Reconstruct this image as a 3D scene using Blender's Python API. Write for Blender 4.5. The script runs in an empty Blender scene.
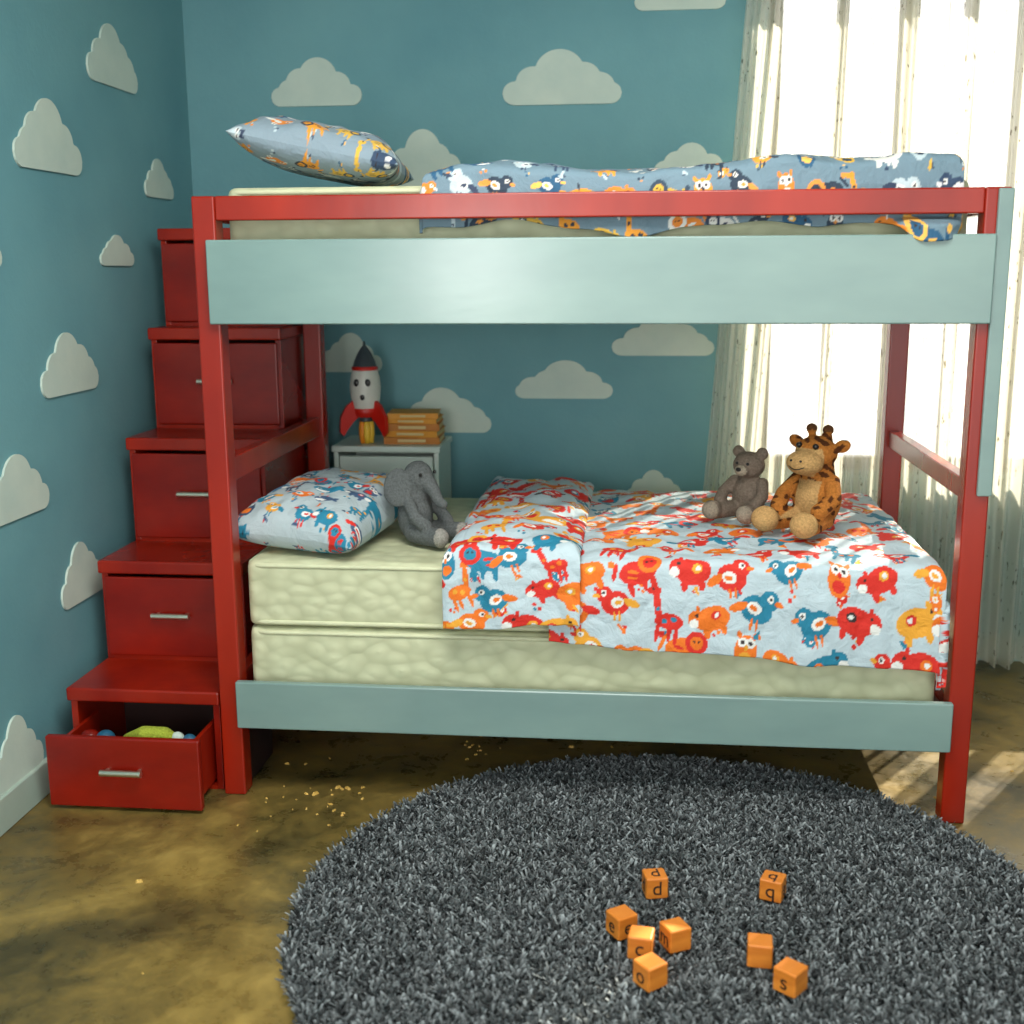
import bpy, bmesh, math, random
import numpy as np
from mathutils import Matrix, Vector
random.seed(7); rng=np.random.default_rng(5)
S=bpy.context.scene
S.view_settings.view_transform='Standard'
S.view_settings.exposure=.48

# ---------------------------------------------------------------- materials
def srgb(r,g,b):
    f=lambda c:(c/255)/12.92 if c<=10 else (((c/255)+.055)/1.055)**2.4
    return (f(r),f(g),f(b),1)
def new_mat(name):
    m=bpy.data.materials.new(name); m.use_nodes=True
    nt=m.node_tree; b=nt.nodes['Principled BSDF']
    return m,nt,b
def ramp(nt,fac,stops):
    r=nt.nodes.new('ShaderNodeValToRGB'); nt.links.new(fac,r.inputs[0])
    e=r.color_ramp.elements
    e[0].position=stops[0][0]; e[0].color=stops[0][1]
    e[1].position=stops[-1][0]; e[1].color=stops[-1][1]
    for p,c in stops[1:-1]:
        x=e.new(p); x.color=c
    return r.outputs[0]
def coords(nt,scale=(1,1,1)):
    t=nt.nodes.new('ShaderNodeTexCoord'); m=nt.nodes.new('ShaderNodeMapping')
    m.inputs['Scale'].default_value=scale
    nt.links.new(t.outputs['Object'],m.inputs[0]); return m.outputs[0]
def noise(nt,vec,scale,detail=4,rough=.55,dist=0):
    n=nt.nodes.new('ShaderNodeTexNoise'); nt.links.new(vec,n.inputs['Vector'])
    n.inputs['Scale'].default_value=scale; n.inputs['Detail'].default_value=detail
    n.inputs['Roughness'].default_value=rough; n.inputs['Distortion'].default_value=dist
    return n.outputs['Fac']
def bump(nt,b,h,strength=.3,dist=.01):
    n=nt.nodes.new('ShaderNodeBump'); n.inputs['Strength'].default_value=strength
    n.inputs['Distance'].default_value=dist; nt.links.new(h,n.inputs['Height'])
    nt.links.new(n.outputs[0],b.inputs['Normal'])
def noisy_mat(name,c1,c2,scale=5,rough=.5,bs=.1,bd=.003,stretch=(1,1,1),bscale=None,spec=.5,detail=4):
    m,nt,b=new_mat(name); v=coords(nt,stretch)
    n=noise(nt,v,scale,detail)
    nt.links.new(ramp(nt,n,[(.3,c1),(.7,c2)]),b.inputs['Base Color'])
    b.inputs['Roughness'].default_value=rough
    b.inputs['Specular IOR Level'].default_value=spec
    bump(nt,b,noise(nt,v,bscale or scale*8,3),bs,bd)
    return m
M_wall=noisy_mat('wall_paint',srgb(96,148,158),srgb(116,166,172),1.5,.75,.25,.004,bscale=60)
M_ceil=noisy_mat('ceiling_paint',srgb(205,210,205),srgb(215,220,215),2,.9,.05)
M_cloud=noisy_mat('cloud_paint',srgb(188,206,196),srgb(204,217,204),6,.7,.2,.003,bscale=70)
M_red=noisy_mat('red_lacquer',srgb(124,18,6),srgb(168,38,12),3,.26,.15,.002,(1,1,.4),spec=.5)
M_redd=noisy_mat('red_lacquer_drawer',srgb(112,14,6),srgb(146,26,9),3,.26,.12,.002,(1,1,2),spec=.5)
M_pale=noisy_mat('duck_egg_paint',srgb(114,140,137),srgb(130,156,150),3,.24,.16,.002,(.6,1,1.6),bscale=16,spec=.6)
M_base=noisy_mat('skirting_paint',srgb(160,180,168),srgb(176,192,180),4,.5)
M_white=noisy_mat('white_laminate',srgb(196,210,202),srgb(208,220,210),4,.4)
M_metal,nt,b=new_mat('brushed_steel'); b.inputs['Base Color'].default_value=srgb(225,220,200); b.inputs['Metallic'].default_value=1; b.inputs['Roughness'].default_value=.35
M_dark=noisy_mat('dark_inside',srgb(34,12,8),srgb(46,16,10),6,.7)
def plain(name,c,rough=.6,metal=0):
    m=noisy_mat(name,c,tuple([min(1,x*1.15) for x in c[:3]]+[1]),20,rough,.08)
    return m
M_black=plain('black_plastic',srgb(20,18,18),.3)
M_blue=plain('blue_toy_plastic',srgb(30,90,120),.5)
M_yel=plain('book_yellow',srgb(204,136,22),.55)
M_yel2=plain('book_mustard',srgb(176,106,18),.55)
M_page=noisy_mat('book_pages',srgb(225,205,150),srgb(190,165,110),3,.8,.3,.003,(1,1,60))
M_wframe=plain('window_frame_paint',srgb(70,66,54),.5)
# floor
M_floor,nt,b=new_mat('stained_concrete'); v=coords(nt)
n1=noise(nt,v,1.6,8,.62,.6); n2=noise(nt,v,9,6,.7,.3)
mx=nt.nodes.new('ShaderNodeMath'); mx.operation='MULTIPLY_ADD'; nt.links.new(n2,mx.inputs[0]); mx.inputs[1].default_value=.55
nt.links.new(n1,mx.inputs[2])
c=ramp(nt,mx.outputs[0],[(.5,srgb(40,36,20)),(.68,srgb(86,74,40)),(.82,srgb(122,102,52)),(.98,srgb(160,134,70))])
nt.links.new(c,b.inputs['Base Color'])
nt.links.new(ramp(nt,n2,[(.3,(.20,)*3+(1,)),(.7,(.46,)*3+(1,))]),b.inputs['Roughness'])
bump(nt,b,n2,.25,.006)
# mattress
M_matt,nt,b=new_mat('quilted_ticking'); v=coords(nt,(1,1,1.4))
w1=nt.nodes.new('ShaderNodeTexVoronoi'); w1.feature='SMOOTH_F1'; w1.inputs['Scale'].default_value=20; w1.inputs['Smoothness'].default_value=.35
nd=nt.nodes.new('ShaderNodeTexNoise'); nd.inputs['Scale'].default_value=7; nd.inputs['Detail'].default_value=1; nt.links.new(v,nd.inputs['Vector'])
ad=nt.nodes.new('ShaderNodeVectorMath'); ad.operation='MULTIPLY_ADD'; nt.links.new(nd.outputs['Color'],ad.inputs[0]); ad.inputs[1].default_value=(.05,.05,.05); nt.links.new(v,ad.inputs[2])
nt.links.new(ad.outputs[0],w1.inputs['Vector'])
s5=nt.nodes.new('ShaderNodeMath'); s5.operation='SUBTRACT'; s5.inputs[0].default_value=1; nt.links.new(w1.outputs['Distance'],s5.inputs[1])
nt.links.new(ramp(nt,w1.outputs['Distance'],[(.3,srgb(200,203,168)),(.75,srgb(184,187,152))]),b.inputs['Base Color'])
b.inputs['Roughness'].default_value=.55; bump(nt,b,s5.outputs[0],.45,.012)
M_pipe=plain('mattress_piping',srgb(198,200,166),.6)
# cloth with printed colour attribute
def print_mat(name,rough=.75):
    m,nt,b=new_mat(name); a=nt.nodes.new('ShaderNodeAttribute'); a.attribute_name='print'
    nt.links.new(a.outputs['Color'],b.inputs['Base Color']); b.inputs['Roughness'].default_value=rough
    v=coords(nt); bump(nt,b,noise(nt,v,18,5,.6,.5),.6,.016); return m
M_print=print_mat('printed_cotton'); 
M_plush,nt,b=new_mat('plush_fur'); a=nt.nodes.new('ShaderNodeAttribute'); a.attribute_name='print'
v=coords(nt); nn=noise(nt,v,160,3,.7)
mm=nt.nodes.new('ShaderNodeMix'); mm.data_type='RGBA'; mm.blend_type='MULTIPLY'; mm.inputs[0].default_value=.6
nt.links.new(a.outputs['Color'],mm.inputs[6]); nt.links.new(ramp(nt,nn,[(.3,(.45,.45,.45,1)),(.65,(1.3,1.3,1.3,1))]),mm.inputs[7])
nt.links.new(mm.outputs[2],b.inputs['Base Color']); b.inputs['Roughness'].default_value=.95; b.inputs['Specular IOR Level'].default_value=.1
bump(nt,b,nn,.7,.006)
# curtain
M_curt=bpy.data.materials.new('sheer_curtain'); M_curt.use_nodes=True; nt=M_curt.node_tree; nt.nodes.clear()
out=nt.nodes.new('ShaderNodeOutputMaterial')
tl=nt.nodes.new('ShaderNodeBsdfTranslucent'); df=nt.nodes.new('ShaderNodeBsdfDiffuse'); tr=nt.nodes.new('ShaderNodeBsdfTransparent')
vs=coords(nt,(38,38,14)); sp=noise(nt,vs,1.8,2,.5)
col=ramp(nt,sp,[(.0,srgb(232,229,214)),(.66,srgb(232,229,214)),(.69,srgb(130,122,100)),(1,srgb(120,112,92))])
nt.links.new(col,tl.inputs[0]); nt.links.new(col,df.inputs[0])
m1=nt.nodes.new('ShaderNodeMixShader'); m1.inputs[0].default_value=.42; nt.links.new(tl.outputs[0],m1.inputs[1]); nt.links.new(df.outputs[0],m1.inputs[2])
m2=nt.nodes.new('ShaderNodeMixShader'); m2.inputs[0].default_value=.34; nt.links.new(m1.outputs[0],m2.inputs[1]); nt.links.new(tr.outputs[0],m2.inputs[2])
nt.links.new(m2.outputs[0],out.inputs[0])
# rug
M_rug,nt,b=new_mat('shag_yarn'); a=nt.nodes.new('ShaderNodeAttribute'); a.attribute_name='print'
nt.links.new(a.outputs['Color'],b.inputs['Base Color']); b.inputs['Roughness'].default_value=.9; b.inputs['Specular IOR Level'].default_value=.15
M_rugb=plain('rug_backing',srgb(50,54,56),.95)
M_wood=noisy_mat('block_wood',srgb(196,106,28),srgb(226,140,50),6,.45,.1,.002,(1,1,6))
M_crumb=noisy_mat('crumb_straw',srgb(190,150,66),srgb(222,184,100),30,.6)

# ---------------------------------------------------------------- helpers
def link(o,parent=None):
    S.collection.objects.link(o)
    if parent is not None: o.parent=parent
    return o
def empty(name,loc=(0,0,0),rz=0):
    e=bpy.data.objects.new(name,None); e.empty_display_size=.05; S.collection.objects.link(e)
    e.location=loc; e.rotation_euler=(0,0,rz); return e
def mesh(name,verts,faces,mat,parent=None,smooth=False,colors=None):
    me=bpy.data.meshes.new(name); me.from_pydata([tuple(v) for v in verts],[],faces); me.update()
    if smooth: me.polygons.foreach_set('use_smooth',[True]*len(me.polygons))
    if mat: me.materials.append(mat)
    if colors is not None:
        at=me.color_attributes.new('print','FLOAT_COLOR','POINT')
        c=np.ones((len(verts),4),dtype=np.float32); c[:,:3]=colors; at.data.foreach_set('color',c.ravel())
    return link(bpy.data.objects.new(name,me),parent)
def box(name,x0,x1,y0,y1,z0,z1,mat,parent=None,bev=.004):
    bm=bmesh.new(); bmesh.ops.create_cube(bm,size=1)
    cx,cy,cz=(x0+x1)/2,(y0+y1)/2,(z0+z1)/2
    for v in bm.verts: v.co=Vector((v.co.x*(x1-x0),v.co.y*(y1-y0),v.co.z*(z1-z0)))
    if bev: bmesh.ops.bevel(bm,geom=bm.edges[:],offset=bev,segments=3,profile=.5,affect='EDGES')
    me=bpy.data.meshes.new(name); bm.to_mesh(me); bm.free(); me.materials.append(mat)
    o=link(bpy.data.objects.new(name,me),parent); o.location=(cx,cy,cz); return o
def tube(name,pts,rad,mat,parent=None,cyc=False):
    cu=bpy.data.curves.new(name,'CURVE'); cu.dimensions='3D'; cu.bevel_depth=rad; cu.bevel_resolution=3
    sp=cu.splines.new('POLY'); sp.points.add(len(pts)-1)
    for p,q in zip(sp.points,pts): p.co=(*q,1)
    sp.use_cyclic_u=cyc; cu.materials.append(mat); cu.use_fill_caps=True
    return link(bpy.data.objects.new(name,cu),parent)
def lathe(name,prof,mat,parent=None,n=32,colfn=None):
    vs=[];fs=[]
    for r,z in prof:
        for i in range(n):
            a=2*math.pi*i/n; vs.append((r*math.cos(a),r*math.sin(a),z))
    for j in range(len(prof)-1):
        for i in range(n):
            fs.append((j*n+i,j*n+(i+1)%n,(j+1)*n+(i+1)%n,(j+1)*n+i))
    return mesh(name,vs,fs,mat,parent,True)
def blob(name,prims,voxel,colfn,mat,parent=None,smooth=4):
    bm=bmesh.new()
    def ell(c,r,rot=None):
        m=Matrix.Translation(c)@(rot or Matrix.Identity(4))@Matrix.Diagonal((*r,1))
        bmesh.ops.create_icosphere(bm,subdivisions=3,radius=1,matrix=m)
    for p in prims:
        if p[0]=='e': ell(p[1],p[2],p[3] if len(p)>3 else None)
        else:
            pts=p[1]
            for (a,ra),(b_,rb) in zip(pts[:-1],pts[1:]):
                a=Vector(a);b_=Vector(b_); n=max(2,int((b_-a).length/(min(ra,rb)*.35)))
                for i in range(n+1):
                    t=i/n; r=ra+(rb-ra)*t; ell(a.lerp(b_,t),(r,r,r))
    me=bpy.data.meshes.new(name+'_src'); bm.to_mesh(me); bm.free()
    o=bpy.data.objects.new(name+'_src',me); S.collection.objects.link(o)
    md=o.modifiers.new('r','REMESH'); md.mode='VOXEL'; md.voxel_size=voxel
    sm=o.modifiers.new('s','SMOOTH'); sm.iterations=smooth; sm.factor=.5
    dg=bpy.context.evaluated_depsgraph_get(); ev=o.evaluated_get(dg)
    m2=bpy.data.meshes.new_from_object(ev); bpy.data.objects.remove(o,do_unlink=True)
    n=len(m2.vertices); co=np.empty(n*3); m2.vertices.foreach_get('co',co); co=co.reshape(-1,3)
    at=m2.color_attributes.new('print','FLOAT_COLOR','POINT'); c=np.ones((n,4),dtype=np.float32)
    c[:,:3]=colfn(co); at.data.foreach_set('color',c.ravel())
    m2.polygons.foreach_set('use_smooth',[True]*len(m2.polygons))
    m2.materials.clear(); m2.materials.append(mat); m2.name=name
    return link(bpy.data.objects.new(name,m2),parent)
def ball(name,c,r,mat,parent=None):
    bm=bmesh.new(); bmesh.ops.create_icosphere(bm,subdivisions=3,radius=1)
    rr=(r,r,r) if not isinstance(r,tuple) else r
    for v in bm.verts: v.co=Vector((v.co.x*rr[0],v.co.y*rr[1],v.co.z*rr[2]))
    me=bpy.data.meshes.new(name); bm.to_mesh(me); bm.free(); me.materials.append(mat)
    me.polygons.foreach_set('use_smooth',[True]*len(me.polygons))
    o=link(bpy.data.objects.new(name,me),parent); o.location=c; return o

# ---------------------------------------------------------------- room shell
XL,YB,ZC=-.522,1.42,2.75; XR=3.7; YF=-4.6
WX0,WX1,WZ0,WZ1=1.60,3.15,.72,2.50
box('floor',XL-.1,XR+.1,YF,YB+.15,-.1,0,M_floor,None,0)
box('ceiling',XL-.1,XR+.1,YF,YB+.15,ZC,ZC+.1,M_ceil,None,0)
box('wall_left',XL-.1,XL,YF,YB+.15,0,ZC,M_wall,None,0)
box('wall_right',XR,XR+.1,YF,YB+.15,0,ZC,M_wall,None,0)
wb=empty('wall_back')
box('wall_section_left',XL,WX0,YB,YB+.15,0,ZC,M_wall,wb,0)
box('wall_section_right',WX1,XR,YB,YB+.15,0,ZC,M_wall,wb,0)
box('wall_section_below',WX0,WX1,YB,YB+.15,0,WZ0,M_wall,wb,0)
box('wall_section_above',WX0,WX1,YB,YB+.15,WZ1,ZC,M_wall,wb,0)
box('baseboard_left',XL,XL+.018,YF,YB,0,.1,M_base,None,.004)
box('baseboard_back',XL+.018,XR,YB-.018,YB,0,.1,M_base,None,.004)
win=empty('window_1')
box('frame_left',WX0,WX0+.05,YB+.03,YB+.09,WZ0,WZ1,M_wframe,win)
box('frame_right',WX1-.05,WX1,YB+.03,YB+.09,WZ0,WZ1,M_wframe,win)
box('frame_bottom',WX0,WX1,YB+.03,YB+.09,WZ0,WZ0+.05,M_wframe,win)
box('frame_top',WX0,WX1,YB+.03,YB+.09,WZ1-.05,WZ1,M_wframe,win)
for i,(x,hw) in enumerate(((1.86,.018),(2.09,.03),(2.30,.018),(2.50,.035),(2.93,.02))):
    box('mullion_%d'%i,x-hw,x+hw,YB+.03,YB+.09,WZ0,WZ1,M_wframe,win)

# clouds
CIRC=[(-.40,.13,.11),(-.24,.21,.15),(-.02,.30,.21),(.17,.24,.15),(.31,.16,.13),(.42,.10,.09)]
def cloud_geo(w,h,flip,seed):
    r=random.Random(seed); xs=np.linspace(-.5,.5,97)
    cs=[(c+r.uniform(-.015,.015),cy,rr*r.uniform(.92,1.08)) for c,cy,rr in CIRC]
    cs[0]=(-.39,.11,.11); cs[-1]=(.40,.1,.10)
    top=np.full(xs.shape,.02)
    for c,cy,rr in cs:
        d=rr**2-(xs-c)**2; top=np.where(d>0,np.maximum(top,cy+np.sqrt(np.maximum(d,0))),top)
    bot=np.zeros_like(xs)
    for s,(c,cy,rr) in ((-1,cs[0]),(1,cs[-1])):
        e=(xs-c)*s; d=rr**2-e**2; m=e>0
        bot=np.where(m,np.maximum(0,cy-np.sqrt(np.maximum(d,0))),bot)
        top=np.where(m&(d<=0),bot,top)
    top=np.maximum(top,bot)
    return xs*w*(-1 if flip else 1),bot*h/.51-h/2,top*h/.51-h/2
def clouds(name,lst,wall):
    V=[];F=[]
    for k,(a,z,w,h) in enumerate(lst):
        xs,bo,to=cloud_geo(w,h,k%2,k)
        base=len(V); n=len(xs)
        for x,b0,t0 in zip(xs,bo,to):
            for d in (0.0005,.007):
                for q in (b0,t0):
                    V.append((a+x,YB-d,z+q) if wall=='b' else (XL+d,a+x,z+q))
        for i in range(n-1):
            p=base+4*i; q=p+4
            F+=[(p+2,p+3,q+3,q+2),(p,q,q+2,p+2),(p+1,p+3,q+3,q+1)]
    return mesh(name,V,F,M_cloud)
clouds('cloud_wall_decals',[(.873,2.145,.43,.19),(-.03,2.146,.34,.17),(.365,1.87,.31,.2),(1.335,1.84,.30,.15),
  (1.252,1.225,.38,.15),(.884,1.058,.37,.14),(.427,.94,.36,.17),(.063,1.16,.25,.15),(1.233,.655,.22,.13),(1.288,2.43,.32,.14)],'b')
clouds('cloud_wall_decals',[(.765,2.14,.37,.19),(.293,1.85,.40,.20),(1.085,1.785,.25,.13),(.70,1.537,.25,.1),(.315,1.205,.36,.18),
  (-.046,.895,.34,.17),(.29,.575,.28,.18),(-.17,.185,.27,.2),(-.17,1.55,.3,.14),(-.75,1.85,.4,.2),(-.75,1.1,.36,.18)],'l')

# ---------------------------------------------------------------- bunk bed
L=2.05; W=1.06; H=1.659; P=.062
bed=empty('bunk_bed')
for n,x,y in (('post_front_left',0,0),('post_front_right',L-P,0),('post_back_left',0,W-P),('post_back_right',L-P,W-P)):
    box(n,x,x+P,y,y+P,0,H,M_red,bed,.005)
box('top_rail_front',P,L-P,.004,.04,H-.062,H,M_red,bed)
box('top_rail_back',P,L-P,W-.04,W-.004,H-.062,H,M_red,bed)
box('top_rail_left',.01,.045,P,W-P,H-.062,H,M_red,bed)
box('top_rail_right',L-.045,L-.01,P,W-P,H-.062,H,M_red,bed)
box('upper_side_board_front',.040,L-.034,-.022,0,1.332,1.548,M_pale,bed)
box('upper_side_board_back',P,L-P,W-.03,W-.008,1.36,1.5,M_pale,bed)
box('upper_end_board_left',.012,.034,P,W-P,1.33,1.54,M_pale,bed)
box('upper_end_board_right',L-.034,L-.012,P,W-P,1.33,1.54,M_pale,bed)
box('upper_base_panel',.06,L-.06,.03,W-.03,1.40,1.425,M_pale,bed)
box('lower_side_board_front',.055,L-.055,-.022,0,.211,.347,M_pale,bed)
box('lower_side_board_back',P,L-P,W-.03,W-.008,.21,.345,M_red,bed)
box('lower_end_board_left',.012,.05,P,W-P,.2,.345,M_red,bed)
box('lower_end_board_right',L-.05,L-.012,P,W-P,.2,.345,M_red,bed)
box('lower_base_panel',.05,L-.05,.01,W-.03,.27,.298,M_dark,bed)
box('end_rail_left',.012,.048,P,W-P,.895,.9635,M_red,bed)
box('end_rail_right',L-.048,L-.012,P,W-P,.875,.931,M_red,bed)
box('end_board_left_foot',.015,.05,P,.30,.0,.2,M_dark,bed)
box('post_cover_strip',L-.034,L+.002,-.014,.0,.90,H-.004,M_pale,bed,.003)

def mattress(name,x0,x1,y0,y1,z0,z1):
    e=empty(name)
    bm=bmesh.new(); bmesh.ops.create_cube(bm,size=1)
    for v in bm.verts: v.co=Vector(((x0+x1)/2+v.co.x*(x1-x0),(y0+y1)/2+v.co.y*(y1-y0),(z0+z1)/2+v.co.z*(z1-z0)))
    bmesh.ops.bevel(bm,geom=bm.edges[:],offset=.028,segments=5,profile=.6,affect='EDGES')
    me=bpy.data.meshes.new('body'); bm.to_mesh(me); bm.free(); me.materials.append(M_matt)
    me.polygons.foreach_set('use_smooth',[True]*len(me.polygons)); link(bpy.data.objects.new('body',me),e)
    r=.05
    for k,z in enumerate((z0+.014,z1-.014)):
        pts=[]
        for cx,cy,a0 in ((x1-r,y1-r,0),(x0+r,y1-r,90),(x0+r,y0+r,180),(x1-r,y0+r,270)):
            for i in range(6):
                a=math.radians(a0+i*18); pts.append((cx+r*math.cos(a)*.95,cy+r*math.sin(a)*.95,z))
        tube('piping_%d'%k,pts,.007,M_pipe,e,True)
    return e
mattress('mattress',.080,1.965,.045,1.02,.300,.487)
mattress('mattress',.080,1.940,.045,1.02,.489,.680)
mattress('mattress',.065,1.975,.085,1.00,1.427,1.685)

# ---------------------------------------------------------------- print painting
def ellm(u,v,cx,cy,rx,ry,rot=0):
    c,s=math.cos(rot),math.sin(rot); du=u-cx; dv=v-cy
    a=(du*c+dv*s)/rx; b_=(-du*s+dv*c)/ry; return a*a+b_*b_<1
ANIM={
 'lion':[(0,0,.42,.26,0,0),(-.32,.16,.26,.26,0,1),(-.32,.16,.15,.15,0,0),(-.25,-.28,.07,.2,0,0),(.25,-.28,.07,.2,0,0),(-.05,-.26,.06,.18,0,0),(.48,.14,.05,.2,.5,0),(.5,.32,.08,.08,0,1),(-.37,.19,.03,.03,0,3),(-.27,.19,.03,.03,0,3),(.1,.05,.12,.04,.3,1),(.15,-.08,.12,.03,.3,1)],
 'giraffe':[(0,-.1,.32,.18,0,0),(-.3,.2,.08,.36,.25,0),(-.42,.5,.16,.09,.2,0),(-.22,-.36,.05,.22,0,0),(.2,-.36,.05,.22,0,0),(.05,-.34,.05,.2,0,0),(.1,-.05,.07,.06,0,1),(-.1,-.12,.06,.06,0,1),(-.28,.15,.04,.05,0,1),(-.45,.53,.025,.025,0,3)],
 'bird':[(0,0,.34,.27,.2,0),(-.24,.2,.2,.2,0,0),(.38,.0,.2,.09,-.4,1),(.05,.02,.16,.12,.3,2),(.07,.02,.09,.05,.3,1),(-.44,.18,.09,.05,0,1),(-.26,.24,.07,.07,0,2),(-.27,.24,.035,.035,0,3),(-.05,-.3,.03,.12,0,1),(.07,-.3,.03,.12,0,1)],
 'whale':[(0,0,.45,.25,0,0),(.42,.16,.16,.1,.8,0),(.5,.02,.14,.08,-.5,0),(-.1,-.12,.26,.07,0,2),(-.28,.05,.05,.05,0,2),(-.28,.05,.03,.03,0,3),(-.05,.3,.03,.12,0,1)],
 'owl':[(0,-.05,.28,.4,0,0),(-.1,.16,.12,.12,0,2),(.1,.16,.12,.12,0,2),(-.1,.16,.05,.05,0,3),(.1,.16,.05,.05,0,3),(0,.05,.05,.07,0,1),(0,-.2,.16,.14,0,1),(-.2,.34,.06,.1,.4,0),(.2,.34,.06,.1,-.4,0)],
 'hippo':[(0,0,.42,.28,0,0),(-.36,.08,.22,.2,0,0),(-.46,.0,.12,.1,0,2),(-.28,.3,.05,.06,0,0),(-.34,.16,.04,.04,0,3),(-.22,-.28,.08,.14,0,0),(.2,-.28,.08,.14,0,0),(.1,.06,.12,.1,0,1),(.12,.06,.06,.05,0,2)],
 'leaf':[(0,0,.3,.09,.7,0),(.1,.12,.2,.07,-.6,0),(-.1,.16,.14,.06,1.3,1)],
 'dots':[(-.2,0,.11,.11,0,0),(.05,.14,.09,.09,0,1),(.2,-.1,.12,.12,0,0)]}
R_=(.66,.022,.012);O_=(.80,.17,.010);T_=(.012,.20,.32);Y_=(.80,.36,.03);D_=(.03,.02,.02)
PAL_L=[(R_,O_),(O_,R_),(R_,T_),(R_,Y_),(T_,R_),(R_,Y_),(O_,Y_),(R_,D_),(T_,O_),(Y_,R_)]
PAL_P=[(T_,R_),(Y_,T_),(T_,Y_),(O_,T_),((.07,.2,.36),Y_),((.05,.1,.2),R_),((.03,.06,.12),O_)]
PAL_U=[((.75,.75,.7),(.03,.05,.1)),((.03,.06,.12),(.8,.8,.8)),((.8,.32,.03),(.03,.04,.06)),((.75,.45,.06),(.03,.06,.1)),((.02,.10,.20),(.9,.5,.1)),((.02,.04,.07),(.8,.3,.05)),((.50,.60,.64),(.03,.05,.1)),((.8,.25,.03),(.8,.8,.75))]
def paint(u,v,base,pal,spacing,size,seed,dotdens=1.0):
    r=random.Random(seed); col=np.tile(np.array(base,dtype=np.float64),(len(u),1))
    u0,u1,v0,v1=u.min(),u.max(),v.min(),v.max()
    items=[]; names=['lion','giraffe','bird','whale','owl','hippo','hippo','bird','bird']
    j=0; y=v0
    while y<v1+spacing:
        x=u0-(spacing/2 if j%2 else 0); 
        while x<u1+spacing:
            items.append((x+r.uniform(-.2,.2)*spacing,y+r.uniform(-.15,.15)*spacing,r.choice(names),size*r.uniform(.85,1.15),r.uniform(-.4,.4),r.choice(pal),r.random()<.5))
            if r.random()<dotdens:
                items.append((x+spacing*.5+r.uniform(-.15,.15)*spacing,y+spacing*.45,r.choice(['leaf','dots','leaf','dots','bird']),size*r.uniform(.35,.5),r.uniform(0,6),r.choice(pal),False))
            x+=spacing
        y+=spacing*.82; j+=1
    for (cx,cy,nm,s,rot,(c1,c2),fl) in items:
        m=(np.abs(u-cx)<s)&(np.abs(v-cy)<s); idx=np.nonzero(m)[0]
        if len(idx)==0: continue
        c_,s_=math.cos(rot),math.sin(rot); du=(u[idx]-cx)/s; dv=(v[idx]-cy)/s
        lu=du*c_+dv*s_; lv=-du*s_+dv*c_
        if fl: lu=-lu
        cc=[c1,c2,(.80,.80,.76),D_]
        for (ex,ey,rx,ry,ro,k) in ANIM[nm]:
            mk=ellm(lu,lv,ex,ey,rx,ry,ro); col[idx[mk]]=cc[k]
    return col
def waves(u,v,seed,n=14,lmin=.06,lmax=.35):
    r=random.Random(seed); o=np.zeros_like(u)
    for i in range(n):
        l=lmin*(lmax/lmin)**r.random(); a=r.uniform(0,math.pi); k=2*math.pi/l
        w=np.sin(k*(u*math.cos(a)+v*math.sin(a))+r.uniform(0,6.28)+1.5*np.sin(v*9+u*5+i))
        o+=w*(l/lmax)**.8
    return o/math.sqrt(n)
def bend(e,r):
    th=np.clip(e/r,0,math.pi/2)
    out=np.where(e<0,e,r*np.sin(th)); drop=np.where(e<0,0,r*(1-np.cos(th)))+np.maximum(0,e-math.pi/2*r)
    return out,drop
def drape(name,x0,x1,y0,y1,top,dl,dr,df,db,rad,base,pal,spacing,size,seed,parent,amp=.006,puff=.02,res=.004,frontx=None,thick=.012,topfn=None,hemw=0.0,hemfn=None,post=None):
    """cloth laid on the box x0..x1,y0..y1 hanging dl/dr/df/db over left/right/front/back edges."""
    us=np.arange(x0-dl,x1+dr,res); vs=np.arange(y0-df,y1+db,res)
    U,V=np.meshgrid(us,vs); u=U.ravel(); v=V.ravel()
    k=np.clip((u-x0)/(x1-x0),0,1); f=1+(frontx or 0)*k+hemw*np.sin(u*13+seed)+hemw*.6*np.sin(u*29+seed)
    if hemfn is not None: f=f+hemfn(u)
    ve=np.where(v<y0,y0+(v-y0)*f,v)
    ol,dL=bend(x0-u,rad); orr,dR=bend(u-x1,rad); of,dF=bend(y0-ve,rad); ob,dB=bend(ve-y1,rad)
    x=np.where(u<x0,x0-ol,np.where(u>x1,x1+orr,u)); y=np.where(ve<y0,y0-of,np.where(ve>y1,y1+ob,ve))
    dx=dL+dR; dy=dF+dB
    T=top+(topfn(u,v) if topfn else 0)
    z=T-np.maximum(dx,dy)-.25*np.minimum(dx,dy)
    w=waves(u,v,seed)
    cu=np.clip((u-x0)/(x1-x0),0,1); cv=np.clip((v-y0)/(y1-y0),0,1)
    fade=np.exp(-(dx+dy)/.04)
    z+=amp*w*(.25+.75*fade)+puff*(np.sin(np.pi*cu)**.4*np.sin(np.pi*cv)**.4)
    hang=np.clip(dy/.1,0,1); y+=-np.where(ve<y0,1,0)*hang*(.004+.006*(1+np.sin(u*31+2*np.sin(u*9)))*.5+.6*np.abs(amp*w))
    hx=np.clip(dx/.1,0,1); x+=np.where(u>x1,1,np.where(u<x0,-1,0))*hx*(.001+.001*np.sin(v*28))
    if post is not None: x,y,z=post(u,v,x,y,z)
    col=paint(u,v,base,pal,spacing,size,seed)
    nx,ny=len(us),len(vs); idx=np.arange(nx*ny).reshape(ny,nx)
    F=np.stack([idx[:-1,:-1],idx[:-1,1:],idx[1:,1:],idx[1:,:-1]],-1).reshape(-1,4)
    o=mesh(name,np.stack([x,y,z],1),F.tolist(),M_print,parent,True,col)
    sm=o.modifiers.new('solid','SOLIDIFY'); sm.thickness=thick; sm.offset=-1
    return o
duv=empty('animal_print_duvet')
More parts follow.
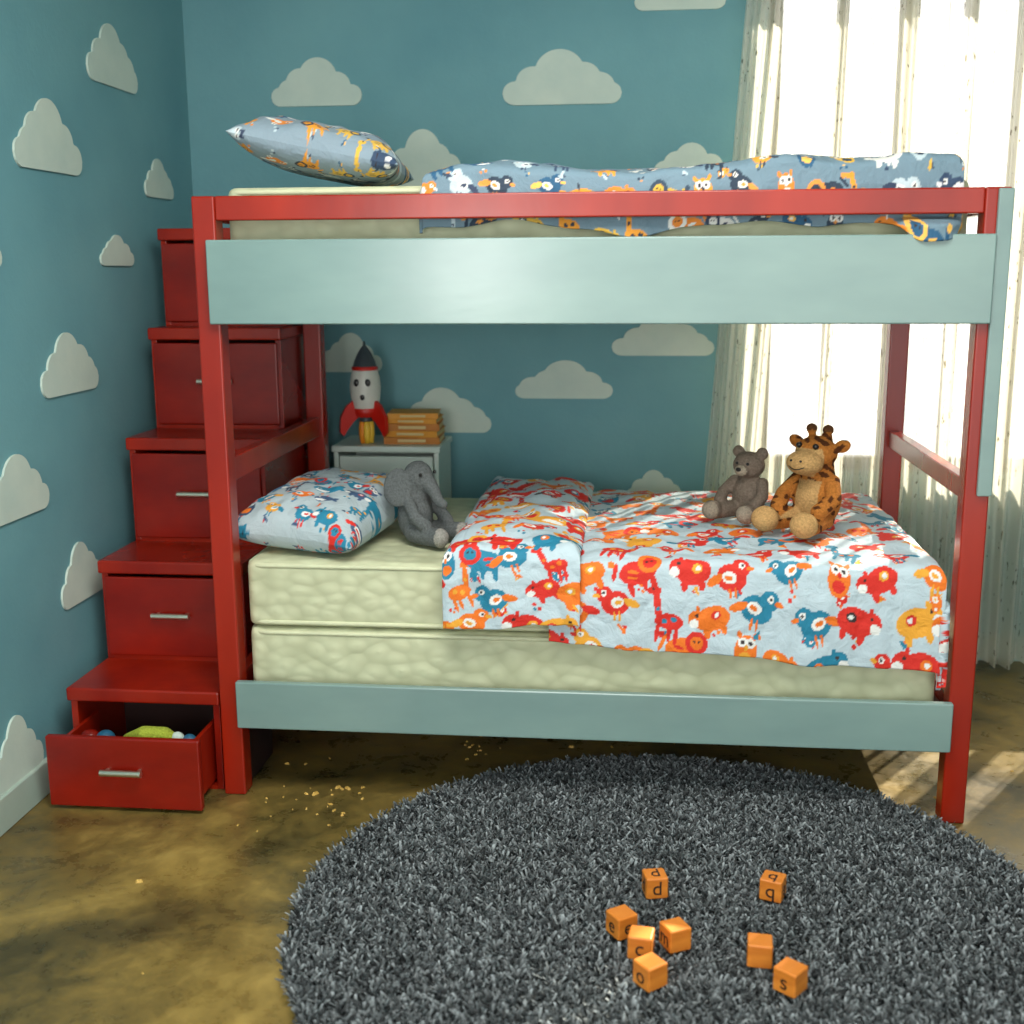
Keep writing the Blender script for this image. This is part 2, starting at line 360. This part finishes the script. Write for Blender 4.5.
WB=(.48,.59,.64)
drape('main_panel',.93,1.930,.030,1.01,.712,.0,.20,.245,.03,.03,WB,PAL_L,.125,.112,12,duv,amp=.011,puff=.016,frontx=.24,hemw=.015,res=.0033)
drape('folded_back_panel',.69,.975,.020,1.0,.750,.06,.05,.25,.05,.045,WB,PAL_L,.112,.108,23,duv,amp=.015,puff=.024,frontx=-.05,hemw=.02,res=.0033)
GB=(.16,.25,.31)
duv2=empty('safari_print_duvet')
hump=lambda u,v: .008*np.sin((u-.6)*9)+.020*np.exp(-((u-1.82)/.30)**2)-.006*np.exp(-((u-1.25)/.18)**2)
def poke(u,v,x,y,z):
    g=np.exp(-((u-1.865)/.075)**4)
    s=np.clip((1.592-z)/.022,0,1)*(v<.08)*g
    return x,y-s*(y+.033),z
drape('main_panel',.62,1.925,.078,.96,1.723,.06,.06,.155,.02,.022,GB,PAL_U,.100,.080,31,duv2,amp=.010,puff=.016,frontx=.12,topfn=hump,hemw=.05,thick=.008,res=.0033,
  hemfn=lambda u:.35*np.exp(-((u-1.87)/.07)**4),post=poke)

def pillow(name,a,b_,h,base,pal,spacing,size,seed,loc,rot):
    n=int(a*2/.0035); m=int(b_*2/.0035)
    s=np.linspace(-1,1,n); t=np.linspace(-1,1,m); Sg,Tg=np.meshgrid(s,t); s=Sg.ravel();t=Tg.ravel()
    pin=1-.10*(1-s**2)**1*(np.abs(t)**3); pin2=1-.08*(1-t**2)*(np.abs(s)**3)
    x=s*a*pin2; y=t*b_*pin
    hh=h*((1-np.abs(s)**3.4)*(1-np.abs(t)**3.4))**.52
    w=waves(x,y,seed,12,.05,.25)*.008*np.clip(hh/h*2,0,1)
    col=paint(x,y,base,pal,spacing,size,seed)
    top=np.stack([x,y,hh+w],1); bo=np.stack([x,y,-hh*.75],1)
    idx=np.arange(n*m).reshape(m,n)
    F=np.stack([idx[:-1,:-1],idx[:-1,1:],idx[1:,1:],idx[1:,:-1]],-1).reshape(-1,4)
    F2=F[:,::-1]+n*m
    o=mesh(name,np.concatenate([top,bo]),F.tolist()+F2.tolist(),M_print,None,True,np.concatenate([col,col]))
    o.location=loc; o.rotation_euler=rot; return o
pillow('pillow',.200,.29,.092,(.42,.50,.53),PAL_P,.088,.078,44,(.252,.34,.761),(math.radians(5),math.radians(3),math.radians(-12)))
pillow('pillow',.230,.27,.080,(.24,.32,.38),PAL_U,.085,.070,52,(.268,.38,1.785),(0,math.radians(11),math.radians(6)))

# ---------------------------------------------------------------- storage staircase
st=empty('storage_staircase')
SX0,SX1,SYB=-.455,-.012,1.10
steps=[(.03,.30),(.285,.612),(.545,.95),(.775,1.285),(.91,1.61)]
pz=0
for i,(y0,z1) in enumerate(steps):
    t=.04
    y1=SYB; yb=min(y0+.30,SYB-.02)
    box('side_left_%d'%i,SX0,SX0+.02,y0,y1,pz,z1-t,M_red,st,.002)
    box('side_right_%d'%i,SX1-.02,SX1,y0,y1,pz,z1-t,M_redd,st,.002)
    box('tread_%d'%i,SX0-.006,SX1+.004,y0-.014,y1,z1-t,z1,M_red,st,.006)
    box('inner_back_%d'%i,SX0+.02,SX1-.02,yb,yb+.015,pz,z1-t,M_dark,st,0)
    box('shelf_%d'%i,SX0+.02,SX1-.02,y0,yb,pz,pz+.012,M_red,st,0)
    dr=empty('drawer_%d'%i); dr.parent=st
    oy=-.165 if i==0 else -.012
    fz0=pz+.014; fz1=z1-t-(.045 if i==0 else .010)
    if i==0: fz0=.01
    if i<4:
        box('front',SX0+.010 if i else SX0,SX1-.012 if i else SX1-.004,y0+oy,y0+oy+.022,fz0,fz1,M_redd,dr,.005)
        box('side_l',SX0+.03,SX0+.042,y0+oy+.02,y0+oy+.25,fz0+.01,fz1-.02,M_red,dr,.001)
        box('side_r',SX1-.042,SX1-.03,y0+oy+.02,y0+oy+.25,fz0+.01,fz1-.02,M_red,dr,.001)
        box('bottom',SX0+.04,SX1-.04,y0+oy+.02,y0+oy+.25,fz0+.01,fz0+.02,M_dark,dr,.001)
        hx=(SX0+SX1)/2+.0; hz=(fz0+fz1)/2+.01; hy=y0+oy
        tube('handle_bar',[(hx-.058,hy-.022,hz),(hx+.058,hy-.022,hz)],.009,M_metal,dr)
        tube('handle_post_l',[(hx-.045,hy-.022,hz),(hx-.045,hy+.002,hz)],.006,M_metal,dr)
        tube('handle_post_r',[(hx+.045,hy-.022,hz),(hx+.045,hy+.002,hz)],.006,M_metal,dr)
    else:
        box('front',SX0+.006,SX1-.006,y0-.008,y0+.012,fz0,fz1,M_redd,dr,.004)
    pz=z1
toys=empty('toy_pile')
blob('green_dinosaur',[('c',[((-.25,-.05,.175),.022),((-.20,-.06,.195),.028),((-.15,-.05,.19),.028),((-.10,-.05,.17),.015)]),('e',(-.2,-.03,.14),(.06,.04,.05))],.004,lambda c:np.tile([.36,.42,.05],(len(c),1)),M_plush,toys)
ball('ball_blue',(-.32,-.05,.175),.028,M_blue,toys); ball('ball_white',(-.11,-.05,.185),.02,M_cloud,toys); ball('ball_red',(-.37,-.04,.17),.03,M_redd,toys)
ball('ball_blue_small',(-.075,-.05,.18),.02,M_blue,toys)

# ---------------------------------------------------------------- nightstand, books, rocket
ns=empty('nightstand')
NX0,NX1,NY0,NY1,NZ=.066,.452,1.10,1.39,.845
box('side_left',NX0,NX0+.018,NY0+.01,NY1,0,NZ-.02,M_white,ns,.002)
box('side_right',NX1-.018,NX1,NY0+.01,NY1,0,NZ-.02,M_white,ns,.002)
box('top',NX0-.006,NX1+.006,NY0,NY1+.004,NZ-.022,NZ,M_white,ns,.004)
box('back',NX0+.018,NX1-.018,NY1-.012,NY1,0,NZ-.02,M_white,ns,0)
for i in range(3):
    z0=.06+i*.254; box('drawer_front_%d'%i,NX0+.022,NX1-.022,NY0+.004,NY0+.022,z0,z0+.24,M_white,ns,.004)
    ball('knob_%d'%i,((NX0+NX1)/2,NY0-.006,z0+.12),.012,M_metal,ns)
box('plinth',NX0+.018,NX1-.018,NY0+.03,NY0+.045,0,.06,M_white,ns,0)
bk=empty('book_stack',(.342,1.245,NZ))
z=0
for i,(w,d,h,rz,m) in enumerate([(.205,.17,.026,2,M_yel2),(.20,.165,.022,-2,M_yel),(.20,.16,.026,3,M_yel2),(.19,.15,.018,-1,M_yel),(.185,.15,.02,5,M_yel)]):
    b_=empty('book_%d'%i); b_.parent=bk; b_.location=(0,0,z); b_.rotation_euler=(0,0,math.radians(rz))
    box('cover_bottom',-w/2,w/2,-d/2,d/2,0,.0025,m,b_,.001); box('cover_top',-w/2,w/2,-d/2,d/2,h-.0025,h,m,b_,.001)
    box('spine',-w/2,w/2,-d/2-.001,-d/2+.003,0,h,m,b_,.001); box('pages',-w/2+.004,w/2-.004,-d/2+.003,d/2-.004,.0025,h-.0025,M_page,b_,0)
    box('spine_label',-w/4,w/4,-d/2-.0022,-d/2-.0008,h*.3,h*.7,M_page,b_,0)
    z+=h
rk=empty('toy_rocket',(.172,1.19,NZ)); rk.scale=(.92,.92,1)
M_rw=plain('rocket_white',srgb(200,200,190),.35); M_rr=plain('rocket_red',srgb(190,30,18),.35); M_rg=plain('rocket_grey',srgb(58,66,72),.35); M_fl=plain('rocket_flame_orange',srgb(230,136,24),.5); M_fy=plain('rocket_flame_yellow',srgb(235,190,60),.5)
lathe('hull',[(.0,.10),(.040,.10),(.050,.13),(.059,.17),(.062,.205),(.058,.24),(.048,.275)],M_rw,rk)
lathe('nose_cone',[(.0485,.275),(.041,.30),(.029,.325),(.016,.345),(.006,.355),(.004,.37),(0,.372)],M_rg,rk)
lathe('collar_band',[(.0495,.267),(.0525,.271),(.0515,.279),(.0475,.281)],M_rr,rk)
lathe('lower_band',[(.041,.098),(.047,.106),(.0525,.128),(.05,.130)],M_rr,rk)
lathe('nozzle',[(.0,.10),(.022,.10),(.03,.082),(.026,.08)],M_rg,rk)
for k,(dx,dz) in enumerate(((-.022,.225),(.022,.225),(0,.175))):
    o=ball('porthole_%d'%k,(dx,-.055,dz),(.012,.006,.014),M_black,rk)
for k in range(3):
    a=math.radians(-90+ (k*120)+ (60)); 
    prof=[(.046,.165),(.08,.14),(.105,.10),(.11,.045),(.095,.03),(.078,.055),(.055,.08),(.036,.095)]
    V=[];n=len(prof)
    for s in (-.008,.008):
        for r_,zz in prof: V.append((r_*math.cos(a)-s*math.sin(a),r_*math.sin(a)+s*math.cos(a),zz))
    F=[tuple(range(n)),tuple(range(2*n-1,n-1,-1))]+[(i,(i+1)%n,(i+1)%n+n,i+n) for i in range(n)]
    mesh('fin_%d'%k,V,F,M_rr,rk)
for k in range(5):
    a=k*2*math.pi/5; o=lathe('flame_%d'%k,[(.0,.0),(.009,.0),(.014,.03),(.014,.06),(.010,.085),(0,.086)],M_fl if k%2 else M_fy,rk,16); o.location=(.018*math.cos(a),.018*math.sin(a),0)

# ---------------------------------------------------------------- plush toys
el=empty('plush_elephant',(.530,.295,.686),math.radians(-28)); el.scale=(.92,.92,1)
def Rt(ax,d): return Matrix.Rotation(math.radians(d),4,ax)
def elcol(co):
    c=np.tile(np.array([.12,.13,.13]),(len(co),1)); f=(co[:,0]>.118)&(co[:,2]<.07); c[f]=[.30,.29,.26]; return c
blob('body',[('e',(-.02,0,.075),(.058,.055,.08)),('e',(-.005,0,.19),(.05,.046,.05)),('c',[((-.015,0,.12),.042),((-.01,0,.16),.042)]),
 ('c',[((.03,0,.18),.027),((.062,-.005,.155),.020),((.082,-.01,.13),.016),((.102,-.012,.122),.0145)]),
 ('e',(-.04,-.06,.165),(.048,.012,.058),Rt('Z',25)@Rt('X',-14)),('e',(-.04,.06,.165),(.048,.012,.058),Rt('Z',-25)@Rt('X',14)),
 ('c',[((-.01,-.045,.125),.02),((.03,-.065,.085),.019),((.065,-.055,.06),.021)]),('c',[((-.01,.045,.125),.02),((.03,.065,.085),.019),((.065,.055,.06),.021)]),
 ('c',[((.0,-.035,.032),.03),((.06,-.05,.028),.026),((.12,-.055,.032),.029)]),('c',[((.0,.035,.032),.03),((.06,.05,.028),.026),((.115,.06,.032),.029)])],.004,elcol,M_plush,el)
ball('eye_l',(.033,-.036,.205),.0055,M_black,el); ball('eye_r',(.033,.036,.205),.0055,M_black,el)
td=empty('teddy_bear',(1.495,.47,.739),math.radians(-35)); td.scale=(1.1,1.1,1.06)
def tdcol(co):
    c=np.tile(np.array([.20,.155,.12]),(len(co),1)); f=(co[:,1]<-.050)&(co[:,2]>.11)&(np.abs(co[:,0])<.03); c[f]=[.38,.32,.24]
    f=(co[:,1]<-.112)&(co[:,2]<.06); c[f]=[.30,.25,.19]; return c
blob('body',[('e',(0,0,.062),(.048,.042,.06)),('e',(0,-.006,.148),(.044,.04,.039)),('e',(-.036,0,.183),(.018,.011,.018)),('e',(.036,0,.183),(.018,.011,.018)),
 ('e',(0,-.042,.138),(.021,.02,.017)),('c',[((-.042,-.005,.1),.017),((-.06,-.035,.07),.016),((-.055,-.06,.05),.017)]),('c',[((.042,-.005,.1),.017),((.06,-.035,.07),.016),((.055,-.06,.05),.017)]),
 ('c',[((-.025,-.02,.026),.024),((-.05,-.095,.024),.022),((-.052,-.105,.03),.027)]),('c',[((.025,-.02,.026),.024),((.05,-.095,.024),.022),((.052,-.105,.03),.027)])],.0035,tdcol,M_plush,td)
ball('nose',(0,-.062,.143),(.008,.005,.006),M_black,td); ball('eye_l',(-.016,-.042,.157),.0045,M_black,td); ball('eye_r',(.016,-.042,.157),.0045,M_black,td)
gi=empty('plush_giraffe',(1.672,.33,.739),math.radians(-42)); gi.scale=(1.04,1.04,.97)
def gicol(co):
    x,y,z=co[:,0],co[:,1],co[:,2]
    c=np.tile(np.array([.44,.16,.032]),(len(co),1))
    s=np.sin(z*135+3*np.sin(x*40)+2*np.sin(y*55))*np.sin(x*60+y*80+2*np.sin(z*70)); c[s>.38]=[.085,.028,.010]
    cream=[.50,.30,.12]
    c[(y<-.045)&(z>.16)&(z<.243)]=cream; c[(y<-.03)&(np.abs(x)<.035)&(z>.04)&(z<.15)]=cream
    c[(y<-.135)&(z<.09)]=cream; c[(z>.290)]=[.12,.05,.02]; c[(y>.045)&(z>.15)]=[.10,.035,.015]; return c
blob('body',[('e',(0,0,.085),(.068,.060,.085)),('c',[((0,0,.14),.050),((0,-.005,.19),.044)]),('e',(0,-.012,.226),(.059,.053,.049)),
 ('e',(0,-.064,.202),(.052,.046,.037)),('e',(-.072,.0,.250),(.027,.011,.019),Rt('Y',25)),('e',(.072,.0,.250),(.027,.011,.019),Rt('Y',-25)),
 ('c',[((-.02,0,.255),.011),((-.026,0,.285),.010),((-.026,0,.293),.0155)]),('c',[((.02,0,.255),.011),((.026,0,.285),.010),((.026,0,.293),.0155)]),
 ('c',[((0,.035,.268),.015),((0,.047,.22),.015),((0,.047,.17),.015)]),
 ('c',[((-.052,-.01,.145),.022),((-.080,-.04,.1),.021),((-.065,-.085,.07),.023)]),('c',[((.052,-.01,.145),.022),((.080,-.04,.1),.021),((.065,-.085,.07),.023)]),
 ('c',[((-.035,-.02,.035),.033),((-.06,-.12,.03),.028),((-.062,-.148,.04),.038)]),('c',[((.035,-.02,.035),.033),((.06,-.12,.03),.028),((.062,-.148,.04),.038)])],.004,gicol,M_plush,gi)
ball('eye_l',(-.026,-.056,.250),.0085,M_black,gi); ball('eye_r',(.026,-.056,.250),.0085,M_black,gi)
ball('nostril_l',(-.015,-.107,.212),.0035,M_black,gi); ball('nostril_r',(.015,-.107,.212),.0035,M_black,gi)
tube('mouth',[(-.025,-.102,.195),(-.012,-.108,.189),(0,-.110,.187),(.012,-.108,.189),(.025,-.102,.195)],.0014,M_black,gi)

# ---------------------------------------------------------------- rug
rug=empty('round_shag_rug'); RC=(1.262,-.572); RR=.885
lathe('backing',[(0,.018),(RR-.03,.018),(RR-.012,.012),(RR-.008,.001),(0,.001)],M_rugb,rug,96).location=(RC[0],RC[1],0)
N=90000
r_=RR*np.sqrt(rng.random(N))*.995; th=rng.random(N)*2*np.pi
bx=RC[0]+r_*np.cos(th); by=RC[1]+r_*np.sin(th)
ang=rng.random(N)*2*np.pi; wd=.0020+.0017*rng.random(N); hh=.026+.016*rng.random(N)
le=rng.random(N)*2*np.pi; la=.006+.022*rng.random(N)
hh=hh+.003*np.sin(bx*61+3*np.sin(by*37))*np.sin(by*53+2*np.sin(bx*41))
lx=np.cos(le)*la; ly=np.sin(le)*la
tx,ty=np.cos(ang)*wd,np.sin(ang)*wd
V=np.zeros((N,6,3))
for k,(f,l,wf) in enumerate(((0,0,1),(.6,.35,1.1),(1,1,.8))):
    for s,i in ((-1,0),(1,1)):
        V[:,2*k+i,0]=bx+lx*l+s*tx*wf; V[:,2*k+i,1]=by+ly*l+s*ty*wf; V[:,2*k+i,2]=.010+(hh-.010)*f
base=(np.arange(N)*6)[:,None]
F=np.concatenate([base+np.array([[0,1,3,2]]),base+np.array([[2,3,5,4]])],0)
me=bpy.data.meshes.new('pile'); me.vertices.add(N*6); me.vertices.foreach_set('co',V.reshape(-1))
me.loops.add(F.size); me.loops.foreach_set('vertex_index',F.reshape(-1).astype(np.int32))
me.polygons.add(len(F)); me.polygons.foreach_set('loop_start',(np.arange(len(F))*4).astype(np.int32)); 
me.update(calc_edges=True); me.validate()
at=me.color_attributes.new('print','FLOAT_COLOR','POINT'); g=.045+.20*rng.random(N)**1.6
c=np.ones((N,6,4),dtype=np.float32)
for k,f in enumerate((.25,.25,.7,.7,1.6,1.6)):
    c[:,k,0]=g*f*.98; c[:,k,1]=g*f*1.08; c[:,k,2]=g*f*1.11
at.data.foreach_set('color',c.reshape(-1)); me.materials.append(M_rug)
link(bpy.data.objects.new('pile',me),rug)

# crumbs / straw bits on the floor
V=[];F=[]
def crumb(x,y,s):
    b0=len(V); a=rng.random()*6.28
    pts=[(-1,-.5,0),(1,-.4,0),(.8,.5,0),(-.9,.4,0),(-.6,-.3,.6),(.6,-.2,.7),(.5,.3,.5),(-.5,.3,.6)]
    for px,py,pz_ in pts: V.append((x+s*(px*math.cos(a)-py*math.sin(a)),y+s*(px*math.sin(a)+py*math.cos(a)),s*pz_+.0003))
    for f in ((4,5,6,7),(0,1,5,4),(1,2,6,5),(2,3,7,6),(3,0,4,7)): F.append(tuple(b0+i for i in f))
for cx,cy,sx,sy,n in ((.27,.02,.08,.12,24),(.68,.40,.05,.07,12),(.36,-.1,.06,.10,8),(.1,-.35,.25,.3,10),(1.0,.5,.3,.1,8),(2.2,.1,.15,.3,6)):
    for _ in range(n): crumb(cx+rng.normal()*sx,cy+rng.normal()*sy,.003+.008*rng.random()**2)
mesh('floor_crumbs',V,F,M_crumb)

# ---------------------------------------------------------------- letter blocks
B=.052
blocks=[(1.215,-.509,12,'d'),(1.487,-.497,-20,'q'),(1.140,-.685,35,'e'),(1.182,-.762,-8,'c'),(1.255,-.725,28,'m'),(1.200,-.868,40,'o'),(1.430,-.768,-5,'n'),(1.482,-.860,52,'s')]
M_let=plain('letter_ink',srgb(40,20,12),.6)
for k,(x,y,rz,ch) in enumerate(blocks):
    e=empty('wooden_letter_block',(x,y,.038),math.radians(rz))
    box('cube',-B/2,B/2,-B/2,B/2,0,B,M_wood,e,.004)
    for nm,rot,loc in (('letter_front',(math.pi/2,0,0),(0,-B/2-.0004,B/2)),('letter_top',(0,0,0),(0,0,B+.0004)),('letter_side',(math.pi/2,0,-math.pi/2),(-B/2-.0004,0,B/2)),('letter_side_b',(math.pi/2,0,math.pi/2),(B/2+.0004,0,B/2))):
        if k not in (0,1) and nm=='letter_top': continue
        if k in (4,5,6,7) and nm=='letter_front': continue
        cu=bpy.data.curves.new(nm,'FONT'); cu.body=ch; cu.size=.048; cu.align_x='CENTER'; cu.align_y='CENTER'; cu.extrude=.0004; cu.materials.append(M_let)
        o=link(bpy.data.objects.new(nm,cu),e); o.rotation_euler=rot; o.location=loc

# ---------------------------------------------------------------- curtains
def curtain(name,x0,x1,y,z0,z1,pleats,amp,seed,sweep=0,lean=0):
    r=random.Random(seed); nx=int((x1-x0)/.003); nz=70; V=[];F=[]
    ph=[r.uniform(0,6.28) for _ in range(6)]
    for j in range(nz+1):
        tz=j/nz; z=z0+(z1-z0)*tz
        for i in range(nx+1):
            s=i/nx; x=x0+(x1-x0)*s
            if sweep: x=x+sweep*(1-s)*max(0,1-tz*1.8)
            x+=lean*(1-s)*tz
            a=pleats*2*math.pi*s+1.2*math.sin(5*s+ph[0])+.4*math.sin(3*tz+ph[1])
            yy=y+amp*(math.sin(a)*(.75+.35*math.sin(9*s+ph[2]))+.35*math.sin(2.3*a+ph[3]+tz))*(1-.2*tz)
            V.append((x+.006*math.sin(tz*5+s*20),yy,z+ (0.01*math.sin(s*22+ph[4]) if j==0 else 0)))
    for j in range(nz):
        for i in range(nx):
            p=j*(nx+1)+i; F.append((p,p+1,p+nx+2,p+nx+1))
    return mesh(name,V,F,M_curt,None,True)
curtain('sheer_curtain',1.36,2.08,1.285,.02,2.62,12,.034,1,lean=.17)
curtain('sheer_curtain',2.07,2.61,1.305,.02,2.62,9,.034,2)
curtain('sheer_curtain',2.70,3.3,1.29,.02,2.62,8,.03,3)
tube('curtain_rod',[(1.35,1.30,2.64),(3.4,1.30,2.64)],.014,M_metal)

# ---------------------------------------------------------------- lights
w=bpy.data.worlds.new('World'); S.world=w; w.use_nodes=True
w.node_tree.nodes['Background'].inputs[0].default_value=(1,.99,.97,1); w.node_tree.nodes['Background'].inputs[1].default_value=2.0
sd=bpy.data.lights.new('sun','SUN'); sd.energy=10; sd.angle=.010; sd.color=(1,.92,.76)
so=link(bpy.data.objects.new('sun',sd)); el_=math.radians(34)
d=Vector((-.57*math.cos(el_),-.82*math.cos(el_),-math.sin(el_))); so.rotation_euler=d.to_track_quat('-Z','Y').to_euler(); so.location=(5,6,5)
def area(name,loc,target,sx,sy,power,col):
    l=bpy.data.lights.new(name,'AREA'); l.shape='RECTANGLE'; l.size=sx; l.size_y=sy; l.energy=power; l.color=col
    o=link(bpy.data.objects.new(name,l)); o.location=loc; o.rotation_euler=(Vector(target)-Vector(loc)).to_track_quat('-Z','Y').to_euler(); return o
area('overhead_fill',(1.0,-1.3,2.68),(1.0,-1.2,0),1.2,1.2,46,(1,.98,.93))  # added fill light below the ceiling to brighten the interior, no actual fixture
area('board_sheen_fill',(.16,-4.4,1.5),(.9,0,1.3),.5,.6,17,(1,.98,.95))  # added unseen light behind the camera for sheen on the bunk board and fill

# ---------------------------------------------------------------- camera
cd=bpy.data.cameras.new('camera'); cd.sensor_width=36; cd.lens=1186.09*36/1024; cd.clip_start=.05
co=bpy.data.objects.new('camera',cd); S.collection.objects.link(co)
fw=Vector((-.10129,.97430,-.20122)).normalized(); rt=Vector((.99475,.10232,-.0053)); rt=(rt-fw*rt.dot(fw)).normalized(); up=rt.cross(fw)
m=Matrix((rt,up,-fw)).transposed().to_4x4(); m.translation=Vector((1.1502,-3.0658,1.4718)); co.matrix_world=m
cd.dof.use_dof=True; cd.dof.focus_distance=3.25; cd.dof.aperture_fstop=2.2
S.camera=co
